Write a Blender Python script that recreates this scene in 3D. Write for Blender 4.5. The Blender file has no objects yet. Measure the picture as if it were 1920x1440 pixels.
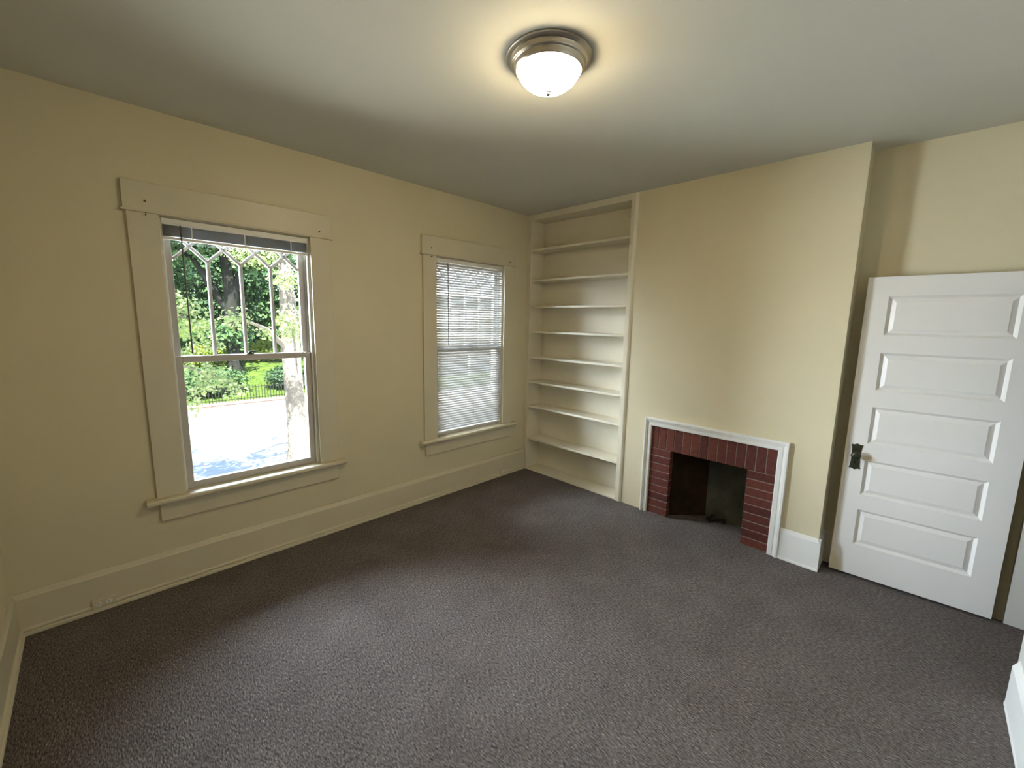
import bpy, bmesh, math, random
import numpy as np
from mathutils import Vector, Matrix

scene = bpy.context.scene
COL = scene.collection
PI = math.pi

# ------------------------------------------------------------------ camera
cam_d = bpy.data.cameras.new('camera')
cam_d.sensor_width = 36.0
cam_d.lens = 788.3 / 1920 * 36.0
cam_d.clip_start = 0.02
cam_d.clip_end = 400
cam = bpy.data.objects.new('camera', cam_d)
COL.objects.link(cam)
cam.matrix_world = (Matrix.Translation((3.24562, -3.48693, 1.69825))
                    @ Matrix.Rotation(0.7807991, 4, 'Z') @ Matrix.Rotation(1.42339298, 4, 'X')
                    @ Matrix.Rotation(0.01952889, 4, 'Z'))
scene.camera = cam

# ------------------------------------------------------------------ sky, sun, exposure
SUN_EL = math.radians(58)
SUN_DIR = Vector((-math.cos(SUN_EL) * math.cos(0.3), math.cos(SUN_EL) * math.sin(0.3), -math.sin(SUN_EL)))
world = bpy.data.worlds.new('sky')
scene.world = world
world.use_nodes = True
wn = world.node_tree.nodes
wl = world.node_tree.links
wn.clear()
w_out = wn.new('ShaderNodeOutputWorld')
w_bg = wn.new('ShaderNodeBackground')
w_sky = wn.new('ShaderNodeTexSky')
w_sky.sky_type = 'NISHITA'
w_sky.sun_disc = False
w_sky.sun_elevation = SUN_EL
w_sky.sun_rotation = math.radians(100)
w_sky.air_density = 1.0
w_sky.dust_density = 0.4
w_bg.inputs['Strength'].default_value = 0.55
wl.new(w_sky.outputs['Color'], w_bg.inputs['Color'])
wl.new(w_bg.outputs['Background'], w_out.inputs['Surface'])

sun_d = bpy.data.lights.new('sun', 'SUN')
sun_d.energy = 32.0
sun_d.color = (1.0, 0.95, 0.86)
sun_d.angle = math.radians(0.6)
sun = bpy.data.objects.new('sun', sun_d)
COL.objects.link(sun)
sun.location = (12, -4, 20)
sun.rotation_euler = SUN_DIR.to_track_quat('-Z', 'Y').to_euler()

SKY_FILL_W, STREET_FILL_W = 5200.0, 620.0
# area lamps added outside the two windows to boost sky and street light
def fill_lamp(name, loc, size_y, size_z, pitch, yaw, energy, color):
    d = bpy.data.lights.new(name, 'AREA')
    d.shape = 'RECTANGLE'
    d.size = size_y
    d.size_y = size_z
    d.energy = energy
    d.color = color
    o = bpy.data.objects.new(name, d)
    COL.objects.link(o)
    o.location = loc
    v = Vector((math.cos(pitch) * math.cos(yaw), math.cos(pitch) * math.sin(yaw), math.sin(pitch)))
    side = Vector((0, 0, 1)).cross(-v).normalized()
    up = (-v).cross(side)
    o.rotation_euler = Matrix((side, up, -v)).transposed().to_euler()
    return o


fill_lamp('sky_fill_lamp', (-3.1, -5.9, 2.0), 7.0, 3.4, math.radians(-10), math.radians(46), SKY_FILL_W, (0.77, 0.85, 1.0))
fill_lamp('high_sky_fill_lamp', (-2.7, -2.3, 3.5), 3.2, 2.2, math.radians(-38), math.radians(22), SKY_FILL_W * 0.16, (0.77, 0.85, 1.0))
fill_lamp('street_fill_lamp', (-3.0, -4.0, 0.2), 7.0, 1.8, math.radians(14), math.radians(30), STREET_FILL_W, (1.0, 0.97, 0.92))
LAMP_STRENGTH = 60.0
vs = scene.view_settings
vs.view_transform = 'Standard'
vs.look = 'None'
vs.exposure = 0.42
vs.gamma = 1.0
vs.use_curve_mapping = False
scene.cycles.max_bounces = 10
scene.cycles.diffuse_bounces = 6
scene.cycles.transparent_max_bounces = 24
scene.cycles.sample_clamp_indirect = 12
scene.cycles.caustics_reflective = False
scene.cycles.caustics_refractive = False
scene.cycles.use_denoising = True


# ------------------------------------------------------------------ materials
def mat(name, color, rough=0.6, spec=0.3, metal=0.0, noise=0.0, nscale=8.0, bump=0.0, bscale=60.0, bdetail=3.0, bdist=0.002, color2=None):
    m = bpy.data.materials.new(name)
    m.use_nodes = True
    nt = m.node_tree
    b = nt.nodes['Principled BSDF']
    b.inputs['Base Color'].default_value = (*color, 1)
    b.inputs['Roughness'].default_value = rough
    b.inputs['Specular IOR Level'].default_value = spec
    b.inputs['Metallic'].default_value = metal
    tc = nt.nodes.new('ShaderNodeTexCoord')
    if noise > 0 or color2:
        n = nt.nodes.new('ShaderNodeTexNoise')
        n.inputs['Scale'].default_value = nscale
        n.inputs['Detail'].default_value = 4
        nt.links.new(tc.outputs['Object'], n.inputs['Vector'])
        r = nt.nodes.new('ShaderNodeValToRGB')
        c2 = color2 or tuple(c * (1 - noise) for c in color)
        r.color_ramp.elements[0].color = (*c2, 1)
        r.color_ramp.elements[1].color = (*color, 1)
        r.color_ramp.elements[0].position = 0.3
        r.color_ramp.elements[1].position = 0.65
        nt.links.new(n.outputs['Fac'], r.inputs['Fac'])
        nt.links.new(r.outputs['Color'], b.inputs['Base Color'])
    if bump > 0:
        n2 = nt.nodes.new('ShaderNodeTexNoise')
        n2.inputs['Scale'].default_value = bscale
        n2.inputs['Detail'].default_value = bdetail
        nt.links.new(tc.outputs['Object'], n2.inputs['Vector'])
        bp = nt.nodes.new('ShaderNodeBump')
        bp.inputs['Strength'].default_value = bump
        bp.inputs['Distance'].default_value = bdist
        nt.links.new(n2.outputs['Fac'], bp.inputs['Height'])
        nt.links.new(bp.outputs['Normal'], b.inputs['Normal'])
    return m


M = {}
M['wall'] = mat('cream_wall_paint', (0.66, 0.59, 0.41), 0.42, 0.32, noise=0.04, nscale=2.0, bump=0.25, bscale=45, bdist=0.0012)
M['ceiling'] = mat('ceiling_paint', (0.61, 0.60, 0.535), 0.7, 0.15, noise=0.04, nscale=1.5, bump=0.2, bscale=30, bdist=0.002)
M['trim'] = mat('cream_trim_paint', (0.64, 0.58, 0.43), 0.36, 0.35, noise=0.03, nscale=6, bump=0.12, bscale=35, bdist=0.0008)
M['shelf'] = mat('bookcase_cream_paint', (0.72, 0.665, 0.53), 0.34, 0.38, noise=0.03, nscale=5, bump=0.12, bscale=30, bdist=0.0008)
M['white'] = mat('white_gloss_paint', (0.80, 0.79, 0.75), 0.35, 0.38, noise=0.03, nscale=6, bump=0.15, bscale=70, bdist=0.0006)
M['white_wall'] = mat('white_wall_paint', (0.62, 0.60, 0.54), 0.45, 0.3, noise=0.03, nscale=3, bump=0.2, bscale=45, bdist=0.001)
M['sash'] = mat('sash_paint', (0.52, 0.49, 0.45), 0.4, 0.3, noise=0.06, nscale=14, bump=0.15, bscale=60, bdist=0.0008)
M['nickel'] = mat('brushed_nickel', (0.55, 0.50, 0.42), 0.3, 0.5, metal=1.0, bump=0.05, bscale=150, bdist=0.0004)
M['plastic'] = mat('white_plastic', (0.78, 0.76, 0.70), 0.4, 0.4, noise=0.03)
M['dark'] = mat('dark_slot', (0.02, 0.018, 0.016), 0.7, 0.2, noise=0.2)
M['bronze'] = mat('aged_bronze', (0.055, 0.045, 0.032), 0.42, 0.45, metal=0.7, color2=(0.05, 0.06, 0.03), nscale=40, bump=0.3, bscale=90, bdist=0.001)
M['iron'] = mat('black_iron', (0.02, 0.02, 0.02), 0.55, 0.3, metal=0.4, noise=0.3, bump=0.3, bscale=120)
M['mortar'] = mat('grey_mortar', (0.30, 0.24, 0.20), 0.9, 0.1, noise=0.35, nscale=60, bump=0.6, bscale=160)
M['firebrick'] = mat('sooty_firebox', (0.105, 0.108, 0.088), 0.9, 0.1, color2=(0.05, 0.05, 0.042), nscale=7, bump=0.5, bscale=40, bdist=0.004)
M['firebrown'] = mat('brown_firebox_side', (0.034, 0.019, 0.008), 0.9, 0.1, color2=(0.010, 0.007, 0.004), nscale=5, bump=0.5, bscale=40, bdist=0.004)
M['wand'] = mat('wand_plastic', (0.10, 0.08, 0.07), 0.3, 0.4, noise=0.1)
M['nail'] = mat('rusty_nail', (0.10, 0.07, 0.04), 0.6, 0.3, noise=0.3)


def carpet_mat():
    m = mat('brown_grey_carpet', (0.15, 0.125, 0.112), 0.95, 0.05)
    nt = m.node_tree
    b = nt.nodes['Principled BSDF']
    tc = nt.nodes.new('ShaderNodeTexCoord')
    n1 = nt.nodes.new('ShaderNodeTexNoise'); n1.inputs['Scale'].default_value = 105; n1.inputs['Detail'].default_value = 3
    n2 = nt.nodes.new('ShaderNodeTexNoise'); n2.inputs['Scale'].default_value = 4; n2.inputs['Detail'].default_value = 5
    n3 = nt.nodes.new('ShaderNodeTexVoronoi'); n3.inputs['Scale'].default_value = 95
    mp = nt.nodes.new('ShaderNodeMapping'); mp.inputs['Scale'].default_value = (0.55, 1.6, 1); mp.inputs['Rotation'].default_value = (0, 0, 0.5)
    nt.links.new(tc.outputs['Object'], mp.inputs['Vector'])
    for n in (n1, n3):
        nt.links.new(mp.outputs['Vector'], n.inputs['Vector'])
    nt.links.new(tc.outputs['Object'], n2.inputs['Vector'])
    r1 = nt.nodes.new('ShaderNodeValToRGB')
    r1.color_ramp.elements[0].position = 0.30; r1.color_ramp.elements[0].color = (0.070, 0.059, 0.055, 1)
    r1.color_ramp.elements[1].position = 0.66; r1.color_ramp.elements[1].color = (0.225, 0.196, 0.186, 1)
    e = r1.color_ramp.elements.new(0.78); e.color = (0.46, 0.42, 0.40, 1)
    nt.links.new(n1.outputs['Fac'], r1.inputs['Fac'])
    r2 = nt.nodes.new('ShaderNodeValToRGB')
    r2.color_ramp.elements[0].position = 0.3; r2.color_ramp.elements[0].color = (0.82, 0.80, 0.80, 1)
    r2.color_ramp.elements[1].position = 0.7; r2.color_ramp.elements[1].color = (1, 1, 1, 1)
    nt.links.new(n2.outputs['Fac'], r2.inputs['Fac'])
    mx = nt.nodes.new('ShaderNodeMix'); mx.data_type = 'RGBA'; mx.blend_type = 'MULTIPLY'; mx.inputs['Factor'].default_value = 1
    nt.links.new(r1.outputs['Color'], mx.inputs['A']); nt.links.new(r2.outputs['Color'], mx.inputs['B'])
    nt.links.new(mx.outputs['Result'], b.inputs['Base Color'])
    ad = nt.nodes.new('ShaderNodeMath'); ad.operation = 'ADD'
    nt.links.new(n1.outputs['Fac'], ad.inputs[0]); nt.links.new(n3.outputs['Distance'], ad.inputs[1])
    bp = nt.nodes.new('ShaderNodeBump'); bp.inputs['Strength'].default_value = 0.9; bp.inputs['Distance'].default_value = 0.006
    nt.links.new(ad.outputs[0], bp.inputs['Height']); nt.links.new(bp.outputs['Normal'], b.inputs['Normal'])
    return m


M['carpet'] = carpet_mat()


def brick_mat():
    m = mat('red_brown_brick', (0.135, 0.040, 0.030), 0.72, 0.2, bump=0.5, bscale=110, bdist=0.0015)
    nt = m.node_tree
    b = nt.nodes['Principled BSDF']
    g = nt.nodes.new('ShaderNodeNewGeometry')
    r = nt.nodes.new('ShaderNodeValToRGB')
    r.color_ramp.elements[0].color = (0.100, 0.030, 0.026, 1)
    r.color_ramp.elements[1].color = (0.165, 0.050, 0.036, 1)
    nt.links.new(g.outputs['Random Per Island'], r.inputs['Fac'])
    tc = nt.nodes.new('ShaderNodeTexCoord')
    n = nt.nodes.new('ShaderNodeTexNoise'); n.inputs['Scale'].default_value = 45; n.inputs['Detail'].default_value = 4
    nt.links.new(tc.outputs['Object'], n.inputs['Vector'])
    r2 = nt.nodes.new('ShaderNodeValToRGB')
    r2.color_ramp.elements[0].position = 0.25; r2.color_ramp.elements[0].color = (0.6, 0.6, 0.6, 1)
    r2.color_ramp.elements[1].position = 0.6; r2.color_ramp.elements[1].color = (1, 1, 1, 1)
    nt.links.new(n.outputs['Fac'], r2.inputs['Fac'])
    mx = nt.nodes.new('ShaderNodeMix'); mx.data_type = 'RGBA'; mx.blend_type = 'MULTIPLY'; mx.inputs['Factor'].default_value = 1
    nt.links.new(r.outputs['Color'], mx.inputs['A']); nt.links.new(r2.outputs['Color'], mx.inputs['B'])
    nt.links.new(mx.outputs['Result'], b.inputs['Base Color'])
    return m


M['brick'] = brick_mat()


def door_mat():
    """white gloss paint with two worn yellowish patches (by the knob and at the bottom corner)"""
    m = mat('door_white_paint', (0.80, 0.79, 0.76), 0.36, 0.38, bump=0.15, bscale=70, bdist=0.0006)
    nt = m.node_tree
    b = nt.nodes['Principled BSDF']
    tc = nt.nodes.new('ShaderNodeTexCoord')
    nz = nt.nodes.new('ShaderNodeTexNoise'); nz.inputs['Scale'].default_value = 9
    nt.links.new(tc.outputs['Object'], nz.inputs['Vector'])
    prev = None
    for (cx, cz, sx, sz, col) in ((0.128, 0.842, 0.040, 0.020, (0.62, 0.52, 0.36)), (0.0, 0.06, 0.075, 0.09, (0.66, 0.58, 0.38)), (0.0, 0.5, 0.012, 0.9, (0.72, 0.66, 0.50))):
        mp = nt.nodes.new('ShaderNodeMapping'); mp.vector_type = 'POINT'
        mp.inputs['Scale'].default_value = (1 / sx, 0.0, 1 / sz)
        mp.inputs['Location'].default_value = (-cx / sx, 0, -cz / sz)
        nt.links.new(tc.outputs['Object'], mp.inputs['Vector'])
        ln = nt.nodes.new('ShaderNodeVectorMath'); ln.operation = 'LENGTH'
        nt.links.new(mp.outputs['Vector'], ln.inputs[0])
        ad = nt.nodes.new('ShaderNodeMath'); ad.operation = 'ADD'
        nt.links.new(ln.outputs['Value'], ad.inputs[0]); nt.links.new(nz.outputs['Fac'], ad.inputs[1])
        mr = nt.nodes.new('ShaderNodeMapRange'); mr.inputs['From Min'].default_value = 1.15; mr.inputs['From Max'].default_value = 1.6
        mr.inputs['To Min'].default_value = 0.8; mr.inputs['To Max'].default_value = 0.0
        nt.links.new(ad.outputs[0], mr.inputs['Value'])
        mx = nt.nodes.new('ShaderNodeMix'); mx.data_type = 'RGBA'
        nt.links.new(mr.outputs['Result'], mx.inputs['Factor'])
        if prev is None:
            mx.inputs['A'].default_value = (0.78, 0.755, 0.72, 1)
        else:
            nt.links.new(prev, mx.inputs['A'])
        mx.inputs['B'].default_value = (*col, 1)
        prev = mx.outputs['Result']
    nt.links.new(prev, b.inputs['Base Color'])
    return m


M['door'] = door_mat()


def glass_mat():
    m = bpy.data.materials.new('window_glass')
    m.use_nodes = True
    nt = m.node_tree
    nt.nodes.clear()
    o = nt.nodes.new('ShaderNodeOutputMaterial')
    t = nt.nodes.new('ShaderNodeBsdfTransparent'); t.inputs['Color'].default_value = (0.95, 0.98, 0.97, 1)
    g = nt.nodes.new('ShaderNodeBsdfGlossy'); g.inputs['Roughness'].default_value = 0.02
    d = nt.nodes.new('ShaderNodeBsdfDiffuse'); d.inputs['Color'].default_value = (0.8, 0.85, 0.82, 1)
    f = nt.nodes.new('ShaderNodeFresnel'); f.inputs['IOR'].default_value = 1.35
    mx = nt.nodes.new('ShaderNodeMixShader')
    mx2 = nt.nodes.new('ShaderNodeMixShader')
    tc = nt.nodes.new('ShaderNodeTexCoord')
    n = nt.nodes.new('ShaderNodeTexNoise'); n.inputs['Scale'].default_value = 5; n.inputs['Detail'].default_value = 5
    nt.links.new(tc.outputs['Object'], n.inputs['Vector'])
    mr = nt.nodes.new('ShaderNodeMapRange')
    mr.inputs['From Min'].default_value = 0.5; mr.inputs['From Max'].default_value = 0.8
    mr.inputs['To Min'].default_value = 0.0; mr.inputs['To Max'].default_value = 0.06
    nt.links.new(n.outputs['Fac'], mr.inputs['Value'])
    nt.links.new(f.outputs['Fac'], mx.inputs['Fac'])
    nt.links.new(t.outputs[0], mx.inputs[1]); nt.links.new(g.outputs[0], mx.inputs[2])
    nt.links.new(mr.outputs['Result'], mx2.inputs['Fac'])
    nt.links.new(mx.outputs[0], mx2.inputs[1]); nt.links.new(d.outputs[0], mx2.inputs[2])
    nt.links.new(mx2.outputs[0], o.inputs['Surface'])
    return m


M['glass'] = glass_mat()


def trans_mat(name, c1, c2, mixf, rough=0.6, islands=True, tcol=None):
    m = bpy.data.materials.new(name)
    m.use_nodes = True
    nt = m.node_tree
    b = nt.nodes['Principled BSDF']
    b.inputs['Roughness'].default_value = rough
    b.inputs['Specular IOR Level'].default_value = 0.25
    o = [n for n in nt.nodes if n.type == 'OUTPUT_MATERIAL'][0]
    g = nt.nodes.new('ShaderNodeNewGeometry')
    r = nt.nodes.new('ShaderNodeValToRGB')
    r.color_ramp.elements[0].color = (*c1, 1)
    r.color_ramp.elements[1].color = (*c2, 1)
    nt.links.new(g.outputs['Random Per Island'], r.inputs['Fac'])
    nt.links.new(r.outputs['Color'], b.inputs['Base Color'])
    t = nt.nodes.new('ShaderNodeBsdfTranslucent')
    if tcol:
        t.inputs['Color'].default_value = (*tcol, 1)
    else:
        nt.links.new(r.outputs['Color'], t.inputs['Color'])
    mx = nt.nodes.new('ShaderNodeMixShader'); mx.inputs['Fac'].default_value = mixf
    nt.links.new(b.outputs[0], mx.inputs[1]); nt.links.new(t.outputs[0], mx.inputs[2])
    nt.links.new(mx.outputs[0], o.inputs['Surface'])
    return m


M['slat'] = trans_mat('blind_slat_vinyl', (0.50, 0.50, 0.50), (0.54, 0.54, 0.54), 0.07)
M['leaf_near'] = trans_mat('maple_leaf', (0.16, 0.25, 0.07), (0.42, 0.46, 0.24), 0.35)
M['leaf_mid'] = trans_mat('tree_leaf', (0.035, 0.085, 0.034), (0.095, 0.17, 0.06), 0.3)
M['leaf_dark'] = trans_mat('dark_tree_leaf', (0.022, 0.058, 0.026), (0.058, 0.115, 0.045), 0.3)
M['leaf_yellow'] = trans_mat('yellow_green_leaf', (0.10, 0.16, 0.015), (0.24, 0.28, 0.03), 0.35)
M['bark'] = mat('grey_bark', (0.24, 0.21, 0.18), 0.9, 0.1, noise=0.5, nscale=6, bump=0.9, bscale=14, bdist=0.04)
M['bark_dark'] = mat('dark_bark', (0.024, 0.024, 0.021), 0.9, 0.1, noise=0.5, nscale=4, bump=0.4, bscale=4, bdist=0.05)
M['concrete'] = mat('pale_concrete', (0.50, 0.49, 0.47), 0.85, 0.15, noise=0.15, nscale=3, bump=0.3, bscale=40)
M['asphalt'] = mat('pale_asphalt', (0.50, 0.49, 0.48), 0.9, 0.15, noise=0.12, nscale=2, bump=0.4, bscale=80)
M['retain'] = mat('brown_retaining_wall', (0.30, 0.22, 0.19), 0.9, 0.1, noise=0.35, nscale=5, bump=0.6, bscale=25, bdist=0.02)
M['grass'] = mat('grass_bank', (0.075, 0.115, 0.02), 0.95, 0.05, noise=0.6, nscale=3, bump=0.9, bscale=30, bdist=0.05, color2=(0.028, 0.05, 0.012))
M['siding'] = mat('beige_siding', (0.16, 0.145, 0.125), 0.8, 0.2, noise=0.08, nscale=2)
M['shingle'] = mat('grey_shingles', (0.10, 0.10, 0.11), 0.9, 0.1, noise=0.4, nscale=10, bump=0.5, bscale=30, bdist=0.02)
M['house_trim'] = mat('white_house_trim', (0.62, 0.62, 0.60), 0.6, 0.2, noise=0.05)
M['house_glass'] = mat('house_window_glass', (0.5, 0.52, 0.55), 0.08, 0.8, metal=0.6, noise=0.05)
M['house_wall'] = mat('exterior_siding', (0.30, 0.30, 0.28), 0.8, 0.2, noise=0.1)


def bulb_mat():
    m = bpy.data.materials.new('lit_frosted_glass')
    m.use_nodes = True
    nt = m.node_tree
    b = nt.nodes['Principled BSDF']
    b.inputs['Base Color'].default_value = (0.9, 0.86, 0.78, 1)
    b.inputs['Roughness'].default_value = 0.3
    b.inputs['Emission Color'].default_value = (1.0, 0.80, 0.49, 1)
    n = nt.nodes.new('ShaderNodeTexNoise'); n.inputs['Scale'].default_value = 6
    mr = nt.nodes.new('ShaderNodeMapRange'); mr.inputs['To Min'].default_value = LAMP_STRENGTH * 0.92; mr.inputs['To Max'].default_value = LAMP_STRENGTH * 1.08
    tc = nt.nodes.new('ShaderNodeTexCoord')
    nt.links.new(tc.outputs['Object'], n.inputs['Vector'])
    nt.links.new(n.outputs['Fac'], mr.inputs['Value'])
    nt.links.new(mr.outputs['Result'], b.inputs['Emission Strength'])
    return m


M['bulb'] = bulb_mat()


# ------------------------------------------------------------------ mesh helpers
class MB:
    """collects shapes in world coordinates and links them as one mesh object"""
    def __init__(self):
        self.v = []
        self.f = []

    def add(self, verts, faces):
        o = len(self.v)
        self.v += [tuple(p) for p in verts]
        self.f += [tuple(i + o for i in f) for f in faces]
        return self

    def box(self, x0, x1, y0, y1, z0, z1):
        v = [(x0, y0, z0), (x1, y0, z0), (x1, y1, z0), (x0, y1, z0), (x0, y0, z1), (x1, y0, z1), (x1, y1, z1), (x0, y1, z1)]
        return self.add(v, [(0, 3, 2, 1), (4, 5, 6, 7), (0, 1, 5, 4), (1, 2, 6, 5), (2, 3, 7, 6), (3, 0, 4, 7)])

    def prism(self, prof, fn, t0, t1):
        """closed 2-D profile (a, b) swept along t; fn(a, b, t) -> xyz"""
        n = len(prof)
        v = [fn(a, b, t0) for a, b in prof] + [fn(a, b, t1) for a, b in prof]
        f = [(i, (i + 1) % n, n + (i + 1) % n, n + i) for i in range(n)]
        f += [tuple(range(n - 1, -1, -1)), tuple(range(n, 2 * n))]
        return self.add(v, f)

    def lathe(self, prof, cx, cy, seg=48):
        """profile of (r, z) about a vertical axis"""
        v = []
        f = []
        n = len(prof)
        for s in range(seg):
            a = 2 * PI * s / seg
            for r, z in prof:
                v.append((cx + r * math.cos(a), cy + r * math.sin(a), z))
        for s in range(seg):
            for i in range(n - 1):
                a, b = s * n + i, ((s + 1) % seg) * n + i
                f.append((a, b, b + 1, a + 1))
        return self.add(v, f)

    def tube(self, pts, radii, seg=10):
        pts = [Vector(p) for p in pts]
        if not hasattr(radii, '__len__'):
            radii = [radii] * len(pts)
        v = []
        f = []
        for i, p in enumerate(pts):
            d = (pts[min(i + 1, len(pts) - 1)] - pts[max(i - 1, 0)]).normalized()
            up = Vector((0, 0, 1)) if abs(d.z) < 0.9 else Vector((1, 0, 0))
            a = d.cross(up).normalized()
            b = a.cross(d)
            for s in range(seg):
                t = 2 * PI * s / seg
                v.append(p + radii[i] * (math.cos(t) * a + math.sin(t) * b))
        for i in range(len(pts) - 1):
            for s in range(seg):
                s2 = (s + 1) % seg
                f.append((i * seg + s, i * seg + s2, (i + 1) * seg + s2, (i + 1) * seg + s))
        f.append(tuple(range(seg - 1, -1, -1)))
        f.append(tuple(range((len(pts) - 1) * seg, len(pts) * seg)))
        return self.add(v, f)

    def build(self, name, material, parent=None, smooth=False, bevel=0.0):
        off = Vector((0, 0, 0))
        p = parent
        while p is not None:
            off += p.location
            p = p.parent
        me = bpy.data.meshes.new(name)
        me.from_pydata([tuple(Vector(q) - off) for q in self.v], [], self.f)
        bm = bmesh.new()
        bm.from_mesh(me)
        bmesh.ops.recalc_face_normals(bm, faces=bm.faces)
        bm.to_mesh(me)
        bm.free()
        if smooth:
            me.polygons.foreach_set('use_smooth', [True] * len(me.polygons))
        me.materials.append(material)
        o = bpy.data.objects.new(name, me)
        COL.objects.link(o)
        if parent is not None:
            o.parent = parent
        if bevel > 0:
            md = o.modifiers.new('edge', 'BEVEL')
            md.width = bevel
            md.segments = 2
            md.limit_method = 'ANGLE'
            md.angle_limit = math.radians(40)
        if smooth:
            md = o.modifiers.new('smooth', 'EDGE_SPLIT')
            md.split_angle = math.radians(45)
        return o


def tag(o, label, cat, group=None, kind=None):
    o['label'] = label
    o['category'] = cat
    if group:
        o['group'] = group
    if kind:
        o['kind'] = kind
    return o


def empty(name, loc, label, cat, group=None, kind=None):
    o = bpy.data.objects.new(name, None)
    o.empty_display_size = 0.1
    COL.objects.link(o)
    o.location = loc
    return tag(o, label, cat, group, kind)


# ------------------------------------------------------------------ dimensions
H = 2.83
LY = -3.895            # near wall
RX = 3.695             # right wall
DEP = 0.207            # chimney breast depth = bookcase depth
CX0, CX1 = 1.29, 2.845  # chimney breast
WZ0, WZ1 = 0.59, 2.266  # window openings
W1 = (-3.136, -2.304)
W2 = (-1.222, -0.367)
FO = (1.749, 2.350, 0.608)  # firebox opening
FB = (1.563, 2.544, 0.808)  # brick field
WT = 0.17              # wall thickness

# ------------------------------------------------------------------ room shell
tag(MB().box(-0.3, 5.0, LY - 0.2, 0.9, -0.12, 0.0).build('floor', M['carpet']), 'brown grey loop carpet covering the whole floor', 'floor', kind='structure')
tag(MB().box(-WT, 5.0, LY - 0.2, 0.9, H, H + 0.12).build('ceiling', M['ceiling']), 'smooth pale plaster ceiling with one round light', 'ceiling', kind='structure')

b = MB()
ys = [LY - 0.2, W1[0], W1[1], W2[0], W2[1], 0.9]
for i in range(5):
    if i in (1, 3):
        b.box(-WT, 0, ys[i], ys[i + 1], 0, WZ0 - 0.03)
        b.box(-WT, 0, ys[i], ys[i + 1], WZ1, H)
    else:
        b.box(-WT, 0, ys[i], ys[i + 1], 0, H)
tag(b.build('wall_left', M['wall']), 'cream painted wall holding the two windows', 'wall', kind='structure')
tag(MB().box(0, 5.0, LY - 0.2, LY, 0, H).build('wall_near', M['wall']), 'cream painted wall meeting the window wall at the left picture edge', 'wall', kind='structure')
tag(MB().box(CX1, 3.9, DEP, DEP + 0.12, 0, H).build('wall_back', M['wall']), 'shaded cream wall above and behind the open white door', 'wall', kind='structure')
# chimney breast with the fireplace hole
b = MB()
b.box(CX0, FB[0], 0, 0.6, 0, H)
b.box(FB[1], CX1, 0, 0.6, 0, H)
b.box(FB[0], FB[1], 0, 0.056, FB[2], H)
tag(b.build('wall_chimney', M['wall']), 'projecting cream chimney breast above the brick fireplace', 'wall', kind='structure')
# right wall with the doorway and its jambs
b = MB()
b.box(RX, 3.87, LY, -0.615, 0, H)
b.box(3.733, 3.87, 0.161, DEP, 0, H)
b.box(RX, 3.87, -0.615, 0.161, 2.06, H)
tag(b.build('wall_right', M['white_wall']), 'white painted wall and door jamb at the right picture edge', 'wall', kind='structure')
b = MB()  # unseen hall shell, added to keep sun out of the doorway
b.box(4.9, 5.0, LY, DEP + 0.6, 0, H)
b.box(3.87, 5.0, DEP, DEP + 0.1, 0, H)
tag(b.build('wall_sunblock', M['wall']), 'unseen cream wall added past the doorway to block sun', 'wall', kind='structure')
# unseen pitched roof, added and sized to throw the house shadow outside
b = MB()
b.prism([(-0.55, 2.97), (5.6, 2.97), (2.5, 6.7)], lambda a, c, t: (a, t, c), -6.5, 3.2)
tag(b.build('roof', M['shingle']), 'unseen pitched shingle roof added to cast the house shadow', 'roof', kind='structure')

# ------------------------------------------------------------------ baseboards
BASE = [(0, 0), (0.034, 0), (0.034, 0.015), (0.027, 0.020), (0.020, 0.0205), (0.020, 0.026), (0.030, 0.029), (0.028, 0.036), (0.019, 0.041),
        (0.018, 0.205), (0.014, 0.212), (0.006, 0.232), (0, 0.234)]
o = MB().prism(BASE, lambda a, c, t: (a, t, c), LY, 0.0).build('baseboard_left', M['trim'])
tag(o, 'tall cream baseboard under the two windows', 'baseboard', kind='structure')
o = MB().prism(BASE, lambda a, c, t: (t, LY + a, c), 0.0, RX).build('baseboard_near', M['trim'])
tag(o, 'cream baseboard at the left picture corner', 'baseboard', kind='structure')
BASE2 = [(0, 0), (0.024, 0), (0.024, 0.012), (0.019, 0.020), (0.017, 0.200), (0.016, 0.208), (0.004, 0.232), (0, 0.234)]
b = MB()
b.prism(BASE2, lambda a, c, t: (t, -a, c), 2.606, CX1 + 0.016)
b.prism([(a * 0.7, c) for a, c in BASE2], lambda a, c, t: (CX1 + a, t, c), -0.018, DEP)
tag(b.build('baseboard_chimney', M['white']), 'short white baseboard wrapping the chimney breast corner', 'baseboard', kind='structure')
BASE3 = [(0, 0), (0.022, 0), (0.023, 0.014), (0.020, 0.020), (0.020, 0.198), (0.016, 0.206), (0.003, 0.232), (0, 0.234)]
o = MB().prism(BASE3, lambda a, c, t: (RX - a, t, c), LY, -0.662).build('baseboard_right', M['white'])
tag(o, 'white baseboard at the lower right picture corner', 'baseboard', kind='structure')
o = MB().prism([(a * 0.8, c) for a, c in BASE2], lambda a, c, t: (t, DEP - a, c), CX1, 3.733).build('baseboard_back', M['trim'])
tag(o, 'shaded cream baseboard behind the open door', 'baseboard', kind='structure')


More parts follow.
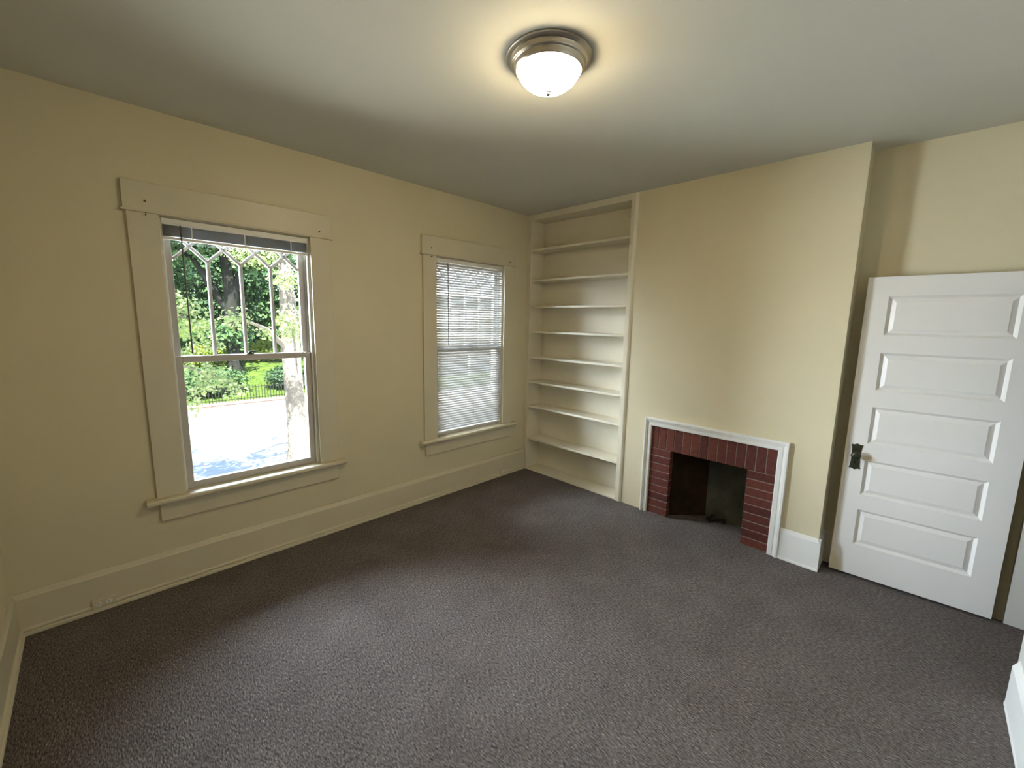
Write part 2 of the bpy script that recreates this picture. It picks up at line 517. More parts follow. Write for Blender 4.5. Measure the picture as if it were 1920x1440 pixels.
# ------------------------------------------------------------------ windows
def make_window(n, y0, y1, label):
    yc = (y0 + y1) / 2
    root = empty('window_%d' % n, (0, yc, WZ0), label, 'window', 'sash windows in the cream wall', 'structure')
    a0, a1 = y0 - 0.140, y1 + 0.140
    c = 0.022
    MB().box(0, c, a0, y0, WZ0, WZ1).build('side_casing', M['trim'], root, bevel=0.002)
    MB().box(0, c, y1, a1, WZ0, WZ1).build('side_casing', M['trim'], root, bevel=0.002)
    hd = MB().box(0, c + 0.004, a0 - 0.012, a1 + 0.012, WZ1 + 0.012, WZ1 + 0.165).build('head_casing', M['trim'], root, bevel=0.002)
    MB().box(0, c + 0.012, a0 - 0.022, a1 + 0.022, WZ1, WZ1 + 0.012).build('head_fillet', M['trim'], root, bevel=0.003)
    for (yy, zz) in ((a0 + 0.085, WZ1 + 0.062), (a1 - 0.075, WZ1 + 0.045)):
        MB().tube([(c + 0.003, yy, zz), (c + 0.010, yy, zz)], [0.006, 0.005], 10).build('nail', M['nail'], hd, smooth=True)
    MB().tube([(c + 0.001, y0 - 0.058, WZ1 - 0.012), (c + 0.018, y0 - 0.058, WZ1 - 0.016), (c + 0.020, y0 - 0.058, WZ1 - 0.004)], 0.003, 8).build('hook', M['nail'], root, smooth=True)
    MB().box(c - 0.001, c + 0.0012, y0 - 0.075, y0 - 0.020, WZ1 - 0.020, WZ1 - 0.006).build('bracket', M['trim'], root, bevel=0.0005)
    # stool, nosed
    prof = [(-0.045, WZ0 - 0.03), (0.060, WZ0 - 0.03), (0.066, WZ0 - 0.024), (0.068, WZ0 - 0.012), (0.064, WZ0 - 0.003), (0.058, WZ0), (-0.045, WZ0)]
    b = MB().prism(prof, lambda a, q, t: (a, t, q), y0, y1)
    prof2 = [(max(a, 0.0), q) for a, q in prof]
    b.prism(prof2, lambda a, q, t: (a, t, q), a0 - 0.052, y0)
    b.prism(prof2, lambda a, q, t: (a, t, q), y1, a1 + 0.045)
    b.build('stool', M['trim'], root)
    MB().box(0, 0.020, a0 + 0.010, a1 - 0.004, 0.438, WZ0 - 0.03).build('apron', M['trim'], root, bevel=0.003)
    # jamb liner, stops and outer sill
    b = MB()
    for (p, q) in ((y0, y0 + 0.006), (y1 - 0.006, y1)):
        b.box(-WT, 0.0, p, q, WZ0, WZ1)
    b.box(-WT, 0.0, y0, y1, WZ1 - 0.006, WZ1)
    b.build('jamb', M['trim'], root)
    b = MB()
    for s, yy in ((1, y0 + 0.006), (-1, y1 - 0.006)):
        b.box(-0.038, -0.012, *sorted((yy, yy + s * 0.010)), WZ0, WZ1 - 0.006)
        b.box(-0.082, -0.074, *sorted((yy, yy + s * 0.010)), WZ0, WZ1 - 0.006)
    b.build('stop_bead', M['white'], root, bevel=0.002)
    MB().prism([(-0.26, WZ0 - 0.055), (-0.045, WZ0 - 0.03), (-0.045, WZ0 - 0.002), (-0.26, WZ0 - 0.03)], lambda a, q, t: (a, t, q), y0 - 0.0, y1).build('outer_sill', M['house_trim'], root)
    ya, yb = y0 + 0.008, y1 - 0.008
    # lower sash
    x0, x1 = -0.073, -0.039
    g0, g1 = ya + 0.047, yb - 0.047
    b = MB()
    b.box(x0, x1, ya, g0, WZ0, 1.445)
    b.box(x0, x1, g1, yb, WZ0, 1.445)
    b.box(x0, x1, g0, g1, WZ0, WZ0 + 0.044)
    b.box(x0, x1, g0, g1, 1.405, 1.445)
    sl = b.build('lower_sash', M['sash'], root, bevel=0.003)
    MB().box(x0 + 0.012, x0 + 0.016, g0 - 0.004, g1 + 0.004, WZ0 + 0.04, 1.409).build('glass_pane', M['glass'], sl)
    # sash lock on the meeting rail
    b = MB().tube([(x0 + 0.016, yc + 0.01, 1.445), (x0 + 0.016, yc + 0.01, 1.452)], [0.026, 0.022], 16)
    b.tube([(x0 + 0.016, yc + 0.01, 1.452), (x0 + 0.016, yc + 0.01, 1.462)], [0.012, 0.009], 14)
    b.tube([(x0 + 0.016, yc + 0.01, 1.459), (x0 + 0.020, yc + 0.052, 1.461)], [0.007, 0.004], 10)
    b.build('sash_lock', M['bronze'], sl, smooth=True)
    # upper sash
    x0, x1 = -0.112, -0.083
    b = MB()
    b.box(x0, x1, ya, g0, 1.405, WZ1 - 0.006)
    b.box(x0, x1, g1, yb, 1.405, WZ1 - 0.006)
    b.box(x0, x1, g0, g1, 1.405, 1.443)
    b.box(x0, x1, g0, g1, 2.205, WZ1 - 0.006)
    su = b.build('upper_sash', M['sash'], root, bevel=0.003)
    MB().box(x0 + 0.010, x0 + 0.014, g0 - 0.004, g1 + 0.004, 1.44, 2.21).build('glass_pane', M['glass'], su)
    # pointed lattice muntins
    b = MB()
    w = (g1 - g0) / 4
    zt, zn, za = 2.207, 2.035, 2.122
    xm0, xm1 = x0 + 0.002, x1 - 0.002
    hw = 0.0095

    def bar(p, q):
        (ya_, za_), (yb_, zb_) = p, q
        d = Vector((0, yb_ - ya_, zb_ - za_)).normalized()
        nrm = Vector((0, -d.z, d.y)) * hw
        P = [(yy, zz) for yy, zz in (p, q)]
        v = []
        for xx, k in ((xm0, 1.0), (xm1 - 0.008, 1.0), (xm1, 0.45)):
            for (yy, zz) in P:
                v.append((xx, yy + nrm.y * k, zz + nrm.z * k))
                v.append((xx, yy - nrm.y * k, zz - nrm.z * k))
        f = [(0, 1, 3, 2)]
        for L in (0, 4):
            f += [(L, L + 2, L + 6, L + 4), (L + 1, L + 3, L + 7, L + 5), (L, L + 1, L + 5, L + 4), (L + 2, L + 3, L + 7, L + 6)]
        f += [(8, 9, 11, 10)]
        b.add(v, f)
    for k in range(1, 4):
        bar((g0 + k * w, 1.44), (g0 + k * w, zn))
    sl_ = (za - zn) / (w / 2)
    for k in range(0, 5):
        yn = g0 + k * w
        for s in (1, -1):
            # line rises from the node through the apex up to the top rail
            ye, ze = yn, zn
            dy = s * (zt - zn) / sl_
            yf, zf = yn + dy, zt
            if yf > g1:
                zf = zn + (g1 - yn) * sl_; yf = g1
            if yf < g0:
                zf = zn + (yn - g0) * sl_; yf = g0
            if abs(yf - yn) > 1e-4:
                bar((ye, ze), (yf, zf))
    b.build('lattice_muntins', M['sash'], su)
    return root


make_window(1, *W1, 'left window with raised blind and leafy street view')
make_window(2, *W2, 'right window covered by a lowered blind beside the bookcase')


# ------------------------------------------------------------------ blinds
def slat_mesh(mb, y0, y1, xc, z, tilt, w=0.025, crown=0.0018, th=0.0004):
    prof = []
    n = 5
    for i in range(n):
        u = -0.5 + i / (n - 1)
        a = u * w
        h = crown * (1 - (2 * u) ** 2)
        prof.append((a, h))
    ct, st = math.cos(tilt), math.sin(tilt)
    top = [(a * ct - h * st, a * st + h * ct) for a, h in prof]
    bot = [(a * ct - (h - th) * st, a * st + (h - th) * ct) for a, h in reversed(prof)]
    mb.prism(top + bot, lambda a, c, t: (xc + a, t, z + c), y0, y1)


def make_blind(y0, y1, label, lowered):
    xc = -0.018
    ya, yb = y0 + 0.012, y1 - 0.012
    root = empty('window_blind', (xc, (y0 + y1) / 2, 2.255), label, 'blind', 'mini blinds in the windows')
    # headrail: a U channel with a front lip
    MB().prism([(-0.013, 2.222), (0.013, 2.222), (0.013, 2.230), (0.0145, 2.232), (0.0145, 2.255), (0.011, 2.258), (-0.013, 2.258)],
               lambda a, c, t: (xc + a, t, c), ya, yb).build('headrail', M['plastic'], root)
    ys_ = [ya + 0.14 + i * (yb - ya - 0.25) / 2 for i in range(3)] if not lowered else [ya + 0.135, (ya + yb) / 2 + 0.04, yb - 0.125]
    if lowered:
        n = 67
        zt, zb = 2.208, 0.655
        pitch = (zt - zb) / (n - 1)
        for i in range(n):
            b = MB()
            slat_mesh(b, ya, yb, xc, zt - i * pitch, math.radians(-47))
            b.build('slat', M['slat'], root, smooth=True)
        MB().box(xc - 0.010, xc + 0.010, ya, yb, 0.622, 0.634).build('bottom_rail', M['plastic'], root, bevel=0.003)
        for yy in ys_:
            b = MB()
            for s in (-1, 1):
                b.tube([(xc + s * 0.0125, yy, 2.222), (xc + s * 0.0125, yy, 0.634)], 0.0007, 6)
            b.build('ladder_cord', M['plastic'], root)
    else:
        n = 42
        for i in range(n):
            b = MB()
            j = random.uniform(-0.0012, 0.0012)
            slat_mesh(b, ya + 0.001 + j, yb - 0.001 + j, xc + random.uniform(-0.001, 0.001), 2.219 - i * 0.00150, 0.0, crown=0.001)
            b.build('slat', M['slat'], root, smooth=True)
        MB().box(xc - 0.011, xc + 0.011, ya, yb, 2.138, 2.153).build('bottom_rail', M['plastic'], root, bevel=0.003)
        for yy in ys_:
            b = MB().box(xc + 0.0130, xc + 0.0140, yy - 0.003, yy + 0.003, 2.136, 2.222)
            b.build('ladder_cord', M['plastic'], root)
    # wand hanging from a small hook
    yw = ya + (0.085 if not lowered else 0.125)
    b = MB().tube([(xc + 0.014, yw, 2.240), (xc + 0.024, yw, 2.238), (xc + 0.024, yw, 2.220)], 0.0025, 8)
    b.build('wand_hook', M['plastic'], root, smooth=True)
    b = MB().tube([(xc + 0.024, yw, 2.222), (xc + 0.026, yw + 0.004, 1.49), (xc + 0.026, yw + 0.004, 1.463)], [0.0042, 0.0042, 0.0052], 6)
    b.build('wand', M['wand'], root)
    return root


random.seed(5)
make_blind(*W1, 'raised mini blind bunched at the top of the left window', False)
make_blind(*W2, 'lowered white mini blind covering the right window', True)

# ------------------------------------------------------------------ built-in bookcase
bk = empty('bookcase', (0.6, 0.1, 0), 'built-in cream bookcase with eight shelves between window wall and chimney breast', 'bookcase')
MB().box(0.0, 1.30, DEP, DEP + 0.1, 0, H - 0.002).build('back_panel', M['shelf'], bk)
MB().box(0.0, 0.056, 0.0, DEP, 0.0, H - 0.002).build('side_panel', M['shelf'], bk)
MB().box(1.240, 1.2895, 0.002, DEP, 0.0, H - 0.002).build('side_panel', M['shelf'], bk)
MB().box(0.0, 0.056, -0.014, -0.0005, 0.0, H - 0.002).build('face_stile', M['shelf'], bk, bevel=0.002)
MB().box(1.238, 1.280, -0.016, 0.0015, 0.0, H - 0.002).build('face_stile', M['shelf'], bk, bevel=0.002)
MB().prism([(1.280, -0.0005), (1.280, -0.016), (1.288, -0.013), (1.294, -0.006), (1.300, -0.0005)], lambda a, c, t: (a, c, t), 0, H - 0.002).build('edge_bead', M['shelf'], bk)
b = MB()
b.box(0.056, 1.238, -0.014, 0.006, 2.770, H - 0.002)
b.box(0.056, 1.240, 0.006, DEP, 2.772, H - 0.002)
b.build('header', M['shelf'], bk)
MB().box(0.056, 1.240, -0.004, DEP, 0.0, 0.016).build('base_board', M['shelf'], bk, bevel=0.002)
for i, z in enumerate((0.372, 0.747, 1.027, 1.305, 1.589, 1.860, 2.143, 2.463)):
    MB().box(0.0565, 1.2395, 0.000, DEP - 0.0005, z - 0.011, z + 0.011).build('shelf', M['shelf'], bk, bevel=0.002)
MB().box(0.0562, 0.0595, DEP - 0.02, DEP - 0.0005, 0.285, 0.325).build('gap', M['dark'], bk)
MB().tube([(1.10, DEP + 0.001, 2.70), (1.10, DEP - 0.006, 2.70)], 0.005, 8).build('peg', M['nail'], bk)

# ------------------------------------------------------------------ fireplace
fp = empty('fireplace', ((FB[0] + FB[1]) / 2, 0, 0), 'red brown brick fireplace with white moulded surround and black opening', 'fireplace')
jt = 0.008
b = MB()
def brick(x0, x1, z0, z1):
    bm_ = 0.0025
    y0, y1 = 0.000, 0.055
    v = [(x0, y1, z0), (x1, y1, z0), (x1, y1, z1), (x0, y1, z1),
         (x0, y0 + bm_, z0), (x1, y0 + bm_, z0), (x1, y0 + bm_, z1), (x0, y0 + bm_, z1),
         (x0 + bm_, y0, z0 + bm_), (x1 - bm_, y0, z0 + bm_), (x1 - bm_, y0, z1 - bm_), (x0 + bm_, y0, z1 - bm_)]
    f = [(0, 1, 2, 3), (0, 4, 5, 1), (1, 5, 6, 2), (2, 6, 7, 3), (3, 7, 4, 0), (4, 8, 9, 5), (5, 9, 10, 6), (6, 10, 11, 7), (7, 11, 8, 4), (8, 11, 10, 9)]
    b.add(v, f)
random.seed(3)
for i in range(14):
    p = (FB[1] - FB[0]) / 14
    x = FB[0] + i * p
    brick(x + jt / 2, x + p - jt / 2, FO[2] + 0.001, FB[2] - 0.003)
for (xa, xb) in ((FB[0], FO[0]), (FO[1], FB[1])):
    for i in range(9):
        p = FO[2] / 9
        brick(xa + 0.004, xb - 0.001, i * p + jt / 2, (i + 1) * p - jt / 2)
b.build('brick_face', M['brick'], fp)
b = MB()
b.box(FB[0], FO[0] - 0.004, 0.004, 0.060, 0, FB[2])
b.box(FO[1] + 0.004, FB[1], 0.004, 0.060, 0, FB[2])
b.box(FO[0] - 0.004, FO[1] + 0.004, 0.004, 0.060, FO[2] + 0.004, FB[2])
b.build('mortar_bed', M['mortar'], fp)
# splayed firebox
b = MB()
yk = 0.060
yb_ = 0.30
xl, xr = 1.975, 2.420
zt = 1.3
v = [(FO[0] - .02, yk, 0), (xl, yb_, 0), (xr, yb_, 0), (FO[1] + .07, yk, 0), (FO[0] - .02, yk, zt), (xl, yb_, zt), (xr, yb_, zt), (FO[1] + .07, yk, zt)]
MB().add(v[:2] + v[4:6], [(0, 1, 3, 2)]).build('firebox_side', M['firebrown'], fp)
b.add(v, [(1, 2, 6, 5), (2, 3, 7, 6), (4, 5, 6, 7)])
b.box(FO[0] - 0.05, FO[1] + 0.09, 0.061, 0.075, FO[2] + 0.02, zt)
fbx = b.build('firebox', M['firebrick'], fp)
# white moulded surround, mitred: profile (distance outwards from the brick edge, projection)
prof = [(0.000, 0.0), (0.000, 0.014), (0.006, 0.017), (0.030, 0.017), (0.032, 0.013), (0.036, 0.013), (0.038, 0.021), (0.050, 0.024), (0.054, 0.030), (0.066, 0.030), (0.070, 0.026), (0.070, 0.0)]
b = MB()
n = len(prof)
v = []
for (cx, cz, dx, dz) in ((FB[0], 0, -1, 0), (FB[0], FB[2], -1, 1), (FB[1], FB[2], 1, 1), (FB[1], 0, 1, 0)):
    kx = 0.85 if dx < 0 else 1.0
    for (d, p) in prof:
        v.append((cx + dx * d * kx, -p, cz + dz * d))
f = []
for s in range(3):
    for i in range(n):
        j = (i + 1) % n
        f.append((s * n + i, s * n + j, (s + 1) * n + j, (s + 1) * n + i))
f += [tuple(range(n)), tuple(range(3 * n, 4 * n))]
b.add(v, f)
b.build('surround_moulding', M['white'], fp)

# capped gas stub on the hearth
gv = empty('gas_valve', (2.08, 0.22, 0), 'small black gas valve and pipe on the floor inside the fireplace', 'valve')
MB().tube([(2.150, 0.262, 0.028), (2.095, 0.235, 0.028), (2.052, 0.205, 0.028)], 0.010, 12).build('pipe', M['iron'], gv, smooth=True)
MB().tube([(2.056, 0.208, 0.0), (2.056, 0.208, 0.052), (2.062, 0.213, 0.062), (2.078, 0.226, 0.064)], 0.012, 12).build('elbow', M['iron'], gv, smooth=True)
MB().tube([(2.052, 0.205, 0.028), (2.040, 0.194, 0.028), (2.032, 0.187, 0.028)], [0.016, 0.019, 0.014], 14).build('cap', M['iron'], gv, smooth=True)
MB().tube([(2.150, 0.262, 0.0), (2.150, 0.262, 0.040)], 0.012, 12).build('riser', M['iron'], gv, smooth=True)

# ------------------------------------------------------------------ door leaf
dr = empty('door_1', (2.910, 0.087, 0), 'white five-panel door standing open against the back wall', 'door', kind='structure')
ang = math.atan2(0.125 - 0.087, 3.683 - 2.910)
DW, DT, DZ0, DZ1 = 0.774, 0.036, 0.016, 2.022
PX0, PX1 = 0.110, 0.665
PZ = ((1.657, 1.902), (1.301, 1.547), (0.944, 1.192), (0.592, 0.834), (0.236, 0.486))
v = []
f = []
def dv(x, y, z):
    v.append((x, y, z)); return len(v) - 1
us = [0, PX0, PX1, DW]
zs = [DZ0]
for a, c in reversed(PZ):
    zs += [a, c]
zs.append(DZ1)
grid = [[dv(u, 0, z) for u in us] for z in zs]
for i in range(len(zs) - 1):
    for j in range(3):
        if j == 1 and i % 2 == 1:
            z0, z1 = zs[i], zs[i + 1]
            ring = [grid[i][1], grid[i][2], grid[i + 1][2], grid[i + 1][1]]
            for (ins, dep) in ((0.003, 0.003), (0.012, 0.013), (0.016, 0.016), (0.037, 0.007), (0.040, 0.0055)):
                nr = [dv(PX0 + ins, dep, z0 + ins), dv(PX1 - ins, dep, z0 + ins), dv(PX1 - ins, dep, z1 - ins), dv(PX0 + ins, dep, z1 - ins)]
                for k in range(4):
                    f.append((ring[k], ring[(k + 1) % 4], nr[(k + 1) % 4], nr[k]))
                ring = nr
            f.append(tuple(ring))
        else:
            f.append((grid[i][j], grid[i][j + 1], grid[i + 1][j + 1], grid[i + 1][j]))
bk0, bk1, bk2, bk3 = dv(0, DT, DZ0), dv(DW, DT, DZ0), dv(DW, DT, DZ1), dv(0, DT, DZ1)
f.append((bk0, bk3, bk2, bk1))
f.append(tuple([grid[i][0] for i in range(len(zs))] + [bk3, bk0]))
f.append(tuple([grid[i][3] for i in range(len(zs))] + [bk2, bk1]))
f.append(tuple(grid[0]) + (bk1, bk0))
f.append(tuple(grid[-1]) + (bk2, bk3))
me = bpy.data.meshes.new('door_leaf')
me.from_pydata(v, [], f)
bm = bmesh.new(); bm.from_mesh(me); bmesh.ops.recalc_face_normals(bm, faces=bm.faces); bm.to_mesh(me); bm.free()
me.materials.append(M['door'])
leaf = bpy.data.objects.new('door_leaf', me)
COL.objects.link(leaf)
leaf.parent = dr
dr.rotation_euler = (0, 0, ang)

def local_obj(name, verts, faces, m, parent, smooth=False):
    me = bpy.data.meshes.new(name)
    me.from_pydata(verts, [], faces)
    bm = bmesh.new(); bm.from_mesh(me); bmesh.ops.recalc_face_normals(bm, faces=bm.faces); bm.to_mesh(me); bm.free()
    if smooth:
        me.polygons.foreach_set('use_smooth', [True] * len(me.polygons))
    me.materials.append(m)
    o = bpy.data.objects.new(name, me)
    COL.objects.link(o)
    o.parent = parent
    return o

# escutcheon with flared, peaked ends
cu, cz = 0.062, 0.846
half = []
for t in range(0, 11):
    q = -1 + 0.2 * t
    half.append((0.0235 + 0.0075 * abs(q) ** 3, q * 0.083))
out = [(cu + w_, cz + z_) for w_, z_ in half]
out += [(cu + 0.018, cz + 0.081), (cu, cz + 0.090), (cu - 0.018, cz + 0.081)]
out += [(cu - w_, cz + z_) for w_, z_ in reversed(half)]
out += [(cu - 0.018, cz - 0.081), (cu, cz - 0.090), (cu + 0.018, cz - 0.081)]
n = len(out)
v = [(a, 0.001, c) for a, c in out] + [(a, -0.003, c) for a, c in out] + [(cu + (a - cu) * 0.9, -0.0045, cz + (c - cz) * 0.96) for a, c in out]
f = [(i, (i + 1) % n, n + (i + 1) % n, n + i) for i in range(n)] + [(n + i, n + (i + 1) % n, 2 * n + (i + 1) % n, 2 * n + i) for i in range(n)] + [tuple(range(2 * n, 3 * n))]
plate = local_obj('escutcheon', v, f, M['bronze'], dr)
plate['label'] = 'dark bronze plate'
prof = [(0.0, -0.056), (0.010, -0.056), (0.020, -0.053), (0.0265, -0.046), (0.027, -0.040), (0.022, -0.034), (0.012, -0.030), (0.009, -0.022), (0.010, -0.012), (0.017, -0.006), (0.018, -0.003)]
mb = MB(); mb.lathe(prof, 0, 0, 32)
kz = 0.860
v = [(0.062 + x, z, kz + y) for x, y, z in mb.v]
knob = local_obj('door_knob', v, mb.f, M['bronze'], dr, True)
mb = MB().box(cu - 0.0025, cu + 0.0025, -0.0052, -0.004, cz - 0.050, cz - 0.034)
mb.tube([(cu, -0.0052, cz - 0.034), (cu, -0.004, cz - 0.034)], 0.0045, 12)
local_obj('keyhole', mb.v, mb.f, M['dark'], plate)

# ------------------------------------------------------------------ ceiling light
LXc, LYc = 1.928, -1.968
cl = empty('ceiling_light', (LXc, LYc, H), 'round flush ceiling light with nickel rim and lit white glass bowl', 'lamp')
prof = [(0.0, H - 0.001), (0.180, H - 0.001), (0.186, H - 0.004), (0.186, H - 0.010), (0.180, H - 0.014), (0.166, H - 0.016), (0.163, H - 0.020), (0.163, H - 0.030), (0.160, H - 0.034), (0.154, H - 0.035),
        (0.151, H - 0.039), (0.150, H - 0.050), (0.147, H - 0.055), (0.142, H - 0.058), (0.137, H - 0.056), (0.134, H - 0.050), (0.0, H - 0.050)]
MB().lathe(prof, LXc, LYc, 72).build('rim', M['nickel'], cl, smooth=True)
prof = [(0.1335, H - 0.052), (0.1345, H - 0.059), (0.131, H - 0.070), (0.121, H - 0.085), (0.106, H - 0.100), (0.088, H - 0.113), (0.066, H - 0.123), (0.042, H - 0.130), (0.020, H - 0.133), (0.0, H - 0.134)]
MB().lathe(prof, LXc, LYc, 64).build('glass_bowl', M['bulb'], cl, smooth=True)
prof = [(0.0, H - 0.1335), (0.0125, H - 0.1335), (0.0135, H - 0.138), (0.010, H - 0.142), (0.011, H - 0.147), (0.006, H - 0.152), (0.0, H - 0.153)]
MB().lathe(prof, LXc, LYc, 20).build('finial', M['nickel'], cl, smooth=True)


# ------------------------------------------------------------------ baseboard outlets
def outlet(y0, y1, z0, z1, label):
    xo = 0.018
    r = empty('wall_outlet', (xo, (y0 + y1) / 2, (z0 + z1) / 2), label, 'outlet', 'outlets in the baseboard')
    MB().box(xo, xo + 0.016, y0, y1, z0, z1).build('cover_plate', M['trim'], r, bevel=0.003)
    for k in (0.28, 0.72):
        yy = y0 + (y1 - y0) * k
        zz = (z0 + z1) / 2
        s = MB().tube([(xo + 0.0155, yy, zz), (xo + 0.0185, yy, zz)], 0.0135, 20).build('socket', M['plastic'], r)
        b = MB()
        b.box(xo + 0.018, xo + 0.0192, yy - 0.006, yy + 0.004, zz - 0.0055, zz - 0.004)
        b.box(xo + 0.018, xo + 0.0192, yy - 0.006, yy + 0.004, zz + 0.004, zz + 0.0055)
        b.build('slot', M['dark'], s)


outlet(-3.607, -3.507, 0.022, 0.074, 'white outlet low in the baseboard left of the left window')
outlet(-0.395, -0.295, 0.020, 0.072, 'white outlet low in the baseboard next to the bookcase')

# ------------------------------------------------------------------ outdoors: ground
GZ = -3.3
tag(MB().box(-14.6, -WT, -40, 60, GZ - 0.2, GZ).build('sidewalk', M['concrete']), 'shaded pale pavement below the left window', 'pavement', kind='structure')
tag(MB().box(-14.75, -14.6, -40, 60, GZ - 0.2, GZ + 0.02).build('kerb', M['concrete']), 'straight kerb edging the street', 'kerb', kind='structure')
tag(MB().box(-22.0, -14.75, -40, 60, GZ - 0.2, GZ - 0.08).build('street', M['asphalt']), 'sunlit pale street below the trees', 'street', kind='structure')
b = MB()
b.prism([(-22.3, GZ - 0.2), (-22.3, -2.82), (-28, -1.6), (-36, -0.35), (-60, 1.5), (-90, 5.0), (-90, GZ - 0.2)], lambda a, c, t: (a, t, c), -60, 70)
tag(b.build('hill', M['grass']), 'grassy bank rising behind the retaining wall', 'ground', kind='structure')
b = MB()
b.box(-22.3, -22.0, -40, 13.0, GZ - 0.1, -2.78)
b.box(-22.36, -21.95, -40, 13.0, -2.78, -2.70)
tag(b.build('retaining_wall', M['retain']), 'low brown retaining wall along the far side of the street', 'wall')
fe = empty('iron_fence', (-22.15, 4, -2.70), 'dark iron picket fence on the low brown street wall', 'fence')
MB().box(-22.17, -22.13, -8, 13, -2.60, -2.57).build('rail', M['iron'], fe)
MB().box(-22.17, -22.13, -8, 13, -2.02, -1.99).build('rail', M['iron'], fe)
b = MB()
y = -8.0
while y < 13:
    b.box(-22.162, -22.138, y - 0.012, y + 0.012, -2.70, -1.90)
    y += 0.14
b.build('pickets', M['iron'], fe)
fe.children[2]['kind'] = 'stuff'

# ------------------------------------------------------------------ foliage
rng = np.random.default_rng(11)


def leaves(blobs, n, size, flat=0.5):
    """blobs: (x, y, z, rx, ry, rz); folded pointed leaves scattered in them, facing up and outwards"""
    bl = np.array(blobs, float)
    vol = bl[:, 3] * bl[:, 4] * bl[:, 5]
    pr = vol ** 0.75
    pr /= pr.sum()
    idx = rng.choice(len(bl), n, p=pr)
    d = rng.normal(size=(n, 3))
    d /= np.linalg.norm(d, axis=1)[:, None]
    r = rng.random(n) ** (1 / 2.2)
    pos = bl[idx, :3] + d * r[:, None] * bl[idx, 3:]
    pos += rng.normal(size=(n, 3)) * size * 0.6
    nrm = d * 0.6 + np.array([0, 0, 1.0]) * flat + rng.normal(size=(n, 3)) * 0.5
    nrm /= np.linalg.norm(nrm, axis=1)[:, None]
    a = np.cross(nrm, rng.normal(size=(n, 3)))
    a /= np.linalg.norm(a, axis=1)[:, None]
    bb = np.cross(nrm, a)
    s = size * (0.6 + 0.8 * rng.random(n))[:, None]
    # seven-point leaf outline: stem, two lower lobes, two upper lobes, notches, tip
    tpl = [(-0.5, 0.0, 0.0), (-0.25, 0.42, 0.08), (-0.02, 0.22, 0.04), (0.22, 0.40, 0.08), (0.62, 0.0, -0.06), (0.22, -0.40, 0.08), (-0.02, -0.22, 0.04), (-0.25, -0.42, 0.08)]
    V = np.stack([pos + a * s * u + bb * s * w + nrm * s * h for u, w, h in tpl], 1).reshape(-1, 3)
    base = (np.arange(n) * 8)[:, None]
    F1 = base + np.array([0, 1, 2, 3, 4])
    F2 = base + np.array([0, 4, 5, 6, 7])
    return V, np.concatenate([F1, F2], 0)


def leaf_obj(name, blobs, n, size, material, parent, flat=0.5):
    V, F = leaves(blobs, n, size, flat)
    off = np.array(parent.location)
    me = bpy.data.meshes.new(name)
    V = V - off
    me.vertices.add(len(V)); me.vertices.foreach_set('co', V.astype(np.float32).ravel())
    me.loops.add(F.size); me.loops.foreach_set('vertex_index', F.astype(np.int32).ravel())
    me.polygons.add(len(F)); me.polygons.foreach_set('loop_start', np.arange(0, F.size, 5, dtype=np.int32))
    me.update(calc_edges=True)
    me.validate()
    me.materials.append(material)
    o = bpy.data.objects.new(name, me)
    COL.objects.link(o)
    o.parent = parent
    return o


def tree(name, base, trunk, radii, branches, blobs, n, size, leafm, barkm, label, group=None):
    t = empty(name, base, label, 'tree', group)
    MB().tube(trunk, radii, 14).build('trunk', barkm, t, smooth=True)
    for (pts, rr) in branches:
        MB().tube(pts, rr, 8).build('branch', barkm, t, smooth=True)
    leaf_obj('crown', blobs, n, size, leafm, t)
    return t


# street tree with the sunlit trunk
tree('street_tree', (-12.3, 1.45, GZ),
     [(-12.3, 1.50, GZ), (-12.3, 1.47, -2.9), (-12.3, 1.46, -2.0), (-12.3, 1.43, -0.6), (-12.3, 1.40, 0.6), (-12.2, 1.36, 1.8), (-12.2, 1.30, 3.6)],
     [0.46, 0.34, 0.31, 0.30, 0.30, 0.26, 0.18],
     [([(-12.3, 1.40, 0.5), (-11.9, 0.6, 1.3), (-11.2, -0.2, 1.6), (-10.7, -0.8, 1.7)], [0.10, 0.07, 0.04, 0.02]),
      ([(-12.3, 1.42, 0.9), (-11.6, 1.3, 1.6), (-10.8, 1.1, 1.8)], [0.09, 0.05, 0.02]),
      ([(-12.25, 1.38, 1.2), (-12.6, 2.2, 2.4), (-12.8, 3.0, 3.0)], [0.12, 0.08, 0.04])],
     [(-10.6, -0.50, 1.62, .40, .42, .30), (-10.5, 0.80, 1.60, .40, .38, .40), (-10.8, 1.05, 1.20, .35, .35, .25), (-10.7, 0.30, 1.20, .3, .4, .18),
      (-12.6, 3.2, 4.4, 1.4, 1.6, 1.0), (-13.2, 1.8, 5.4, 1.6, 1.8, 1.0), (-12.0, 0.4, 3.6, 0.7, 0.9, .4), (-11.6, 1.2, 2.9, .5, .6, .3)],
     8000, 0.085, M['leaf_near'], M['bark'], 'street tree with a thick sunlit grey trunk by the kerb')
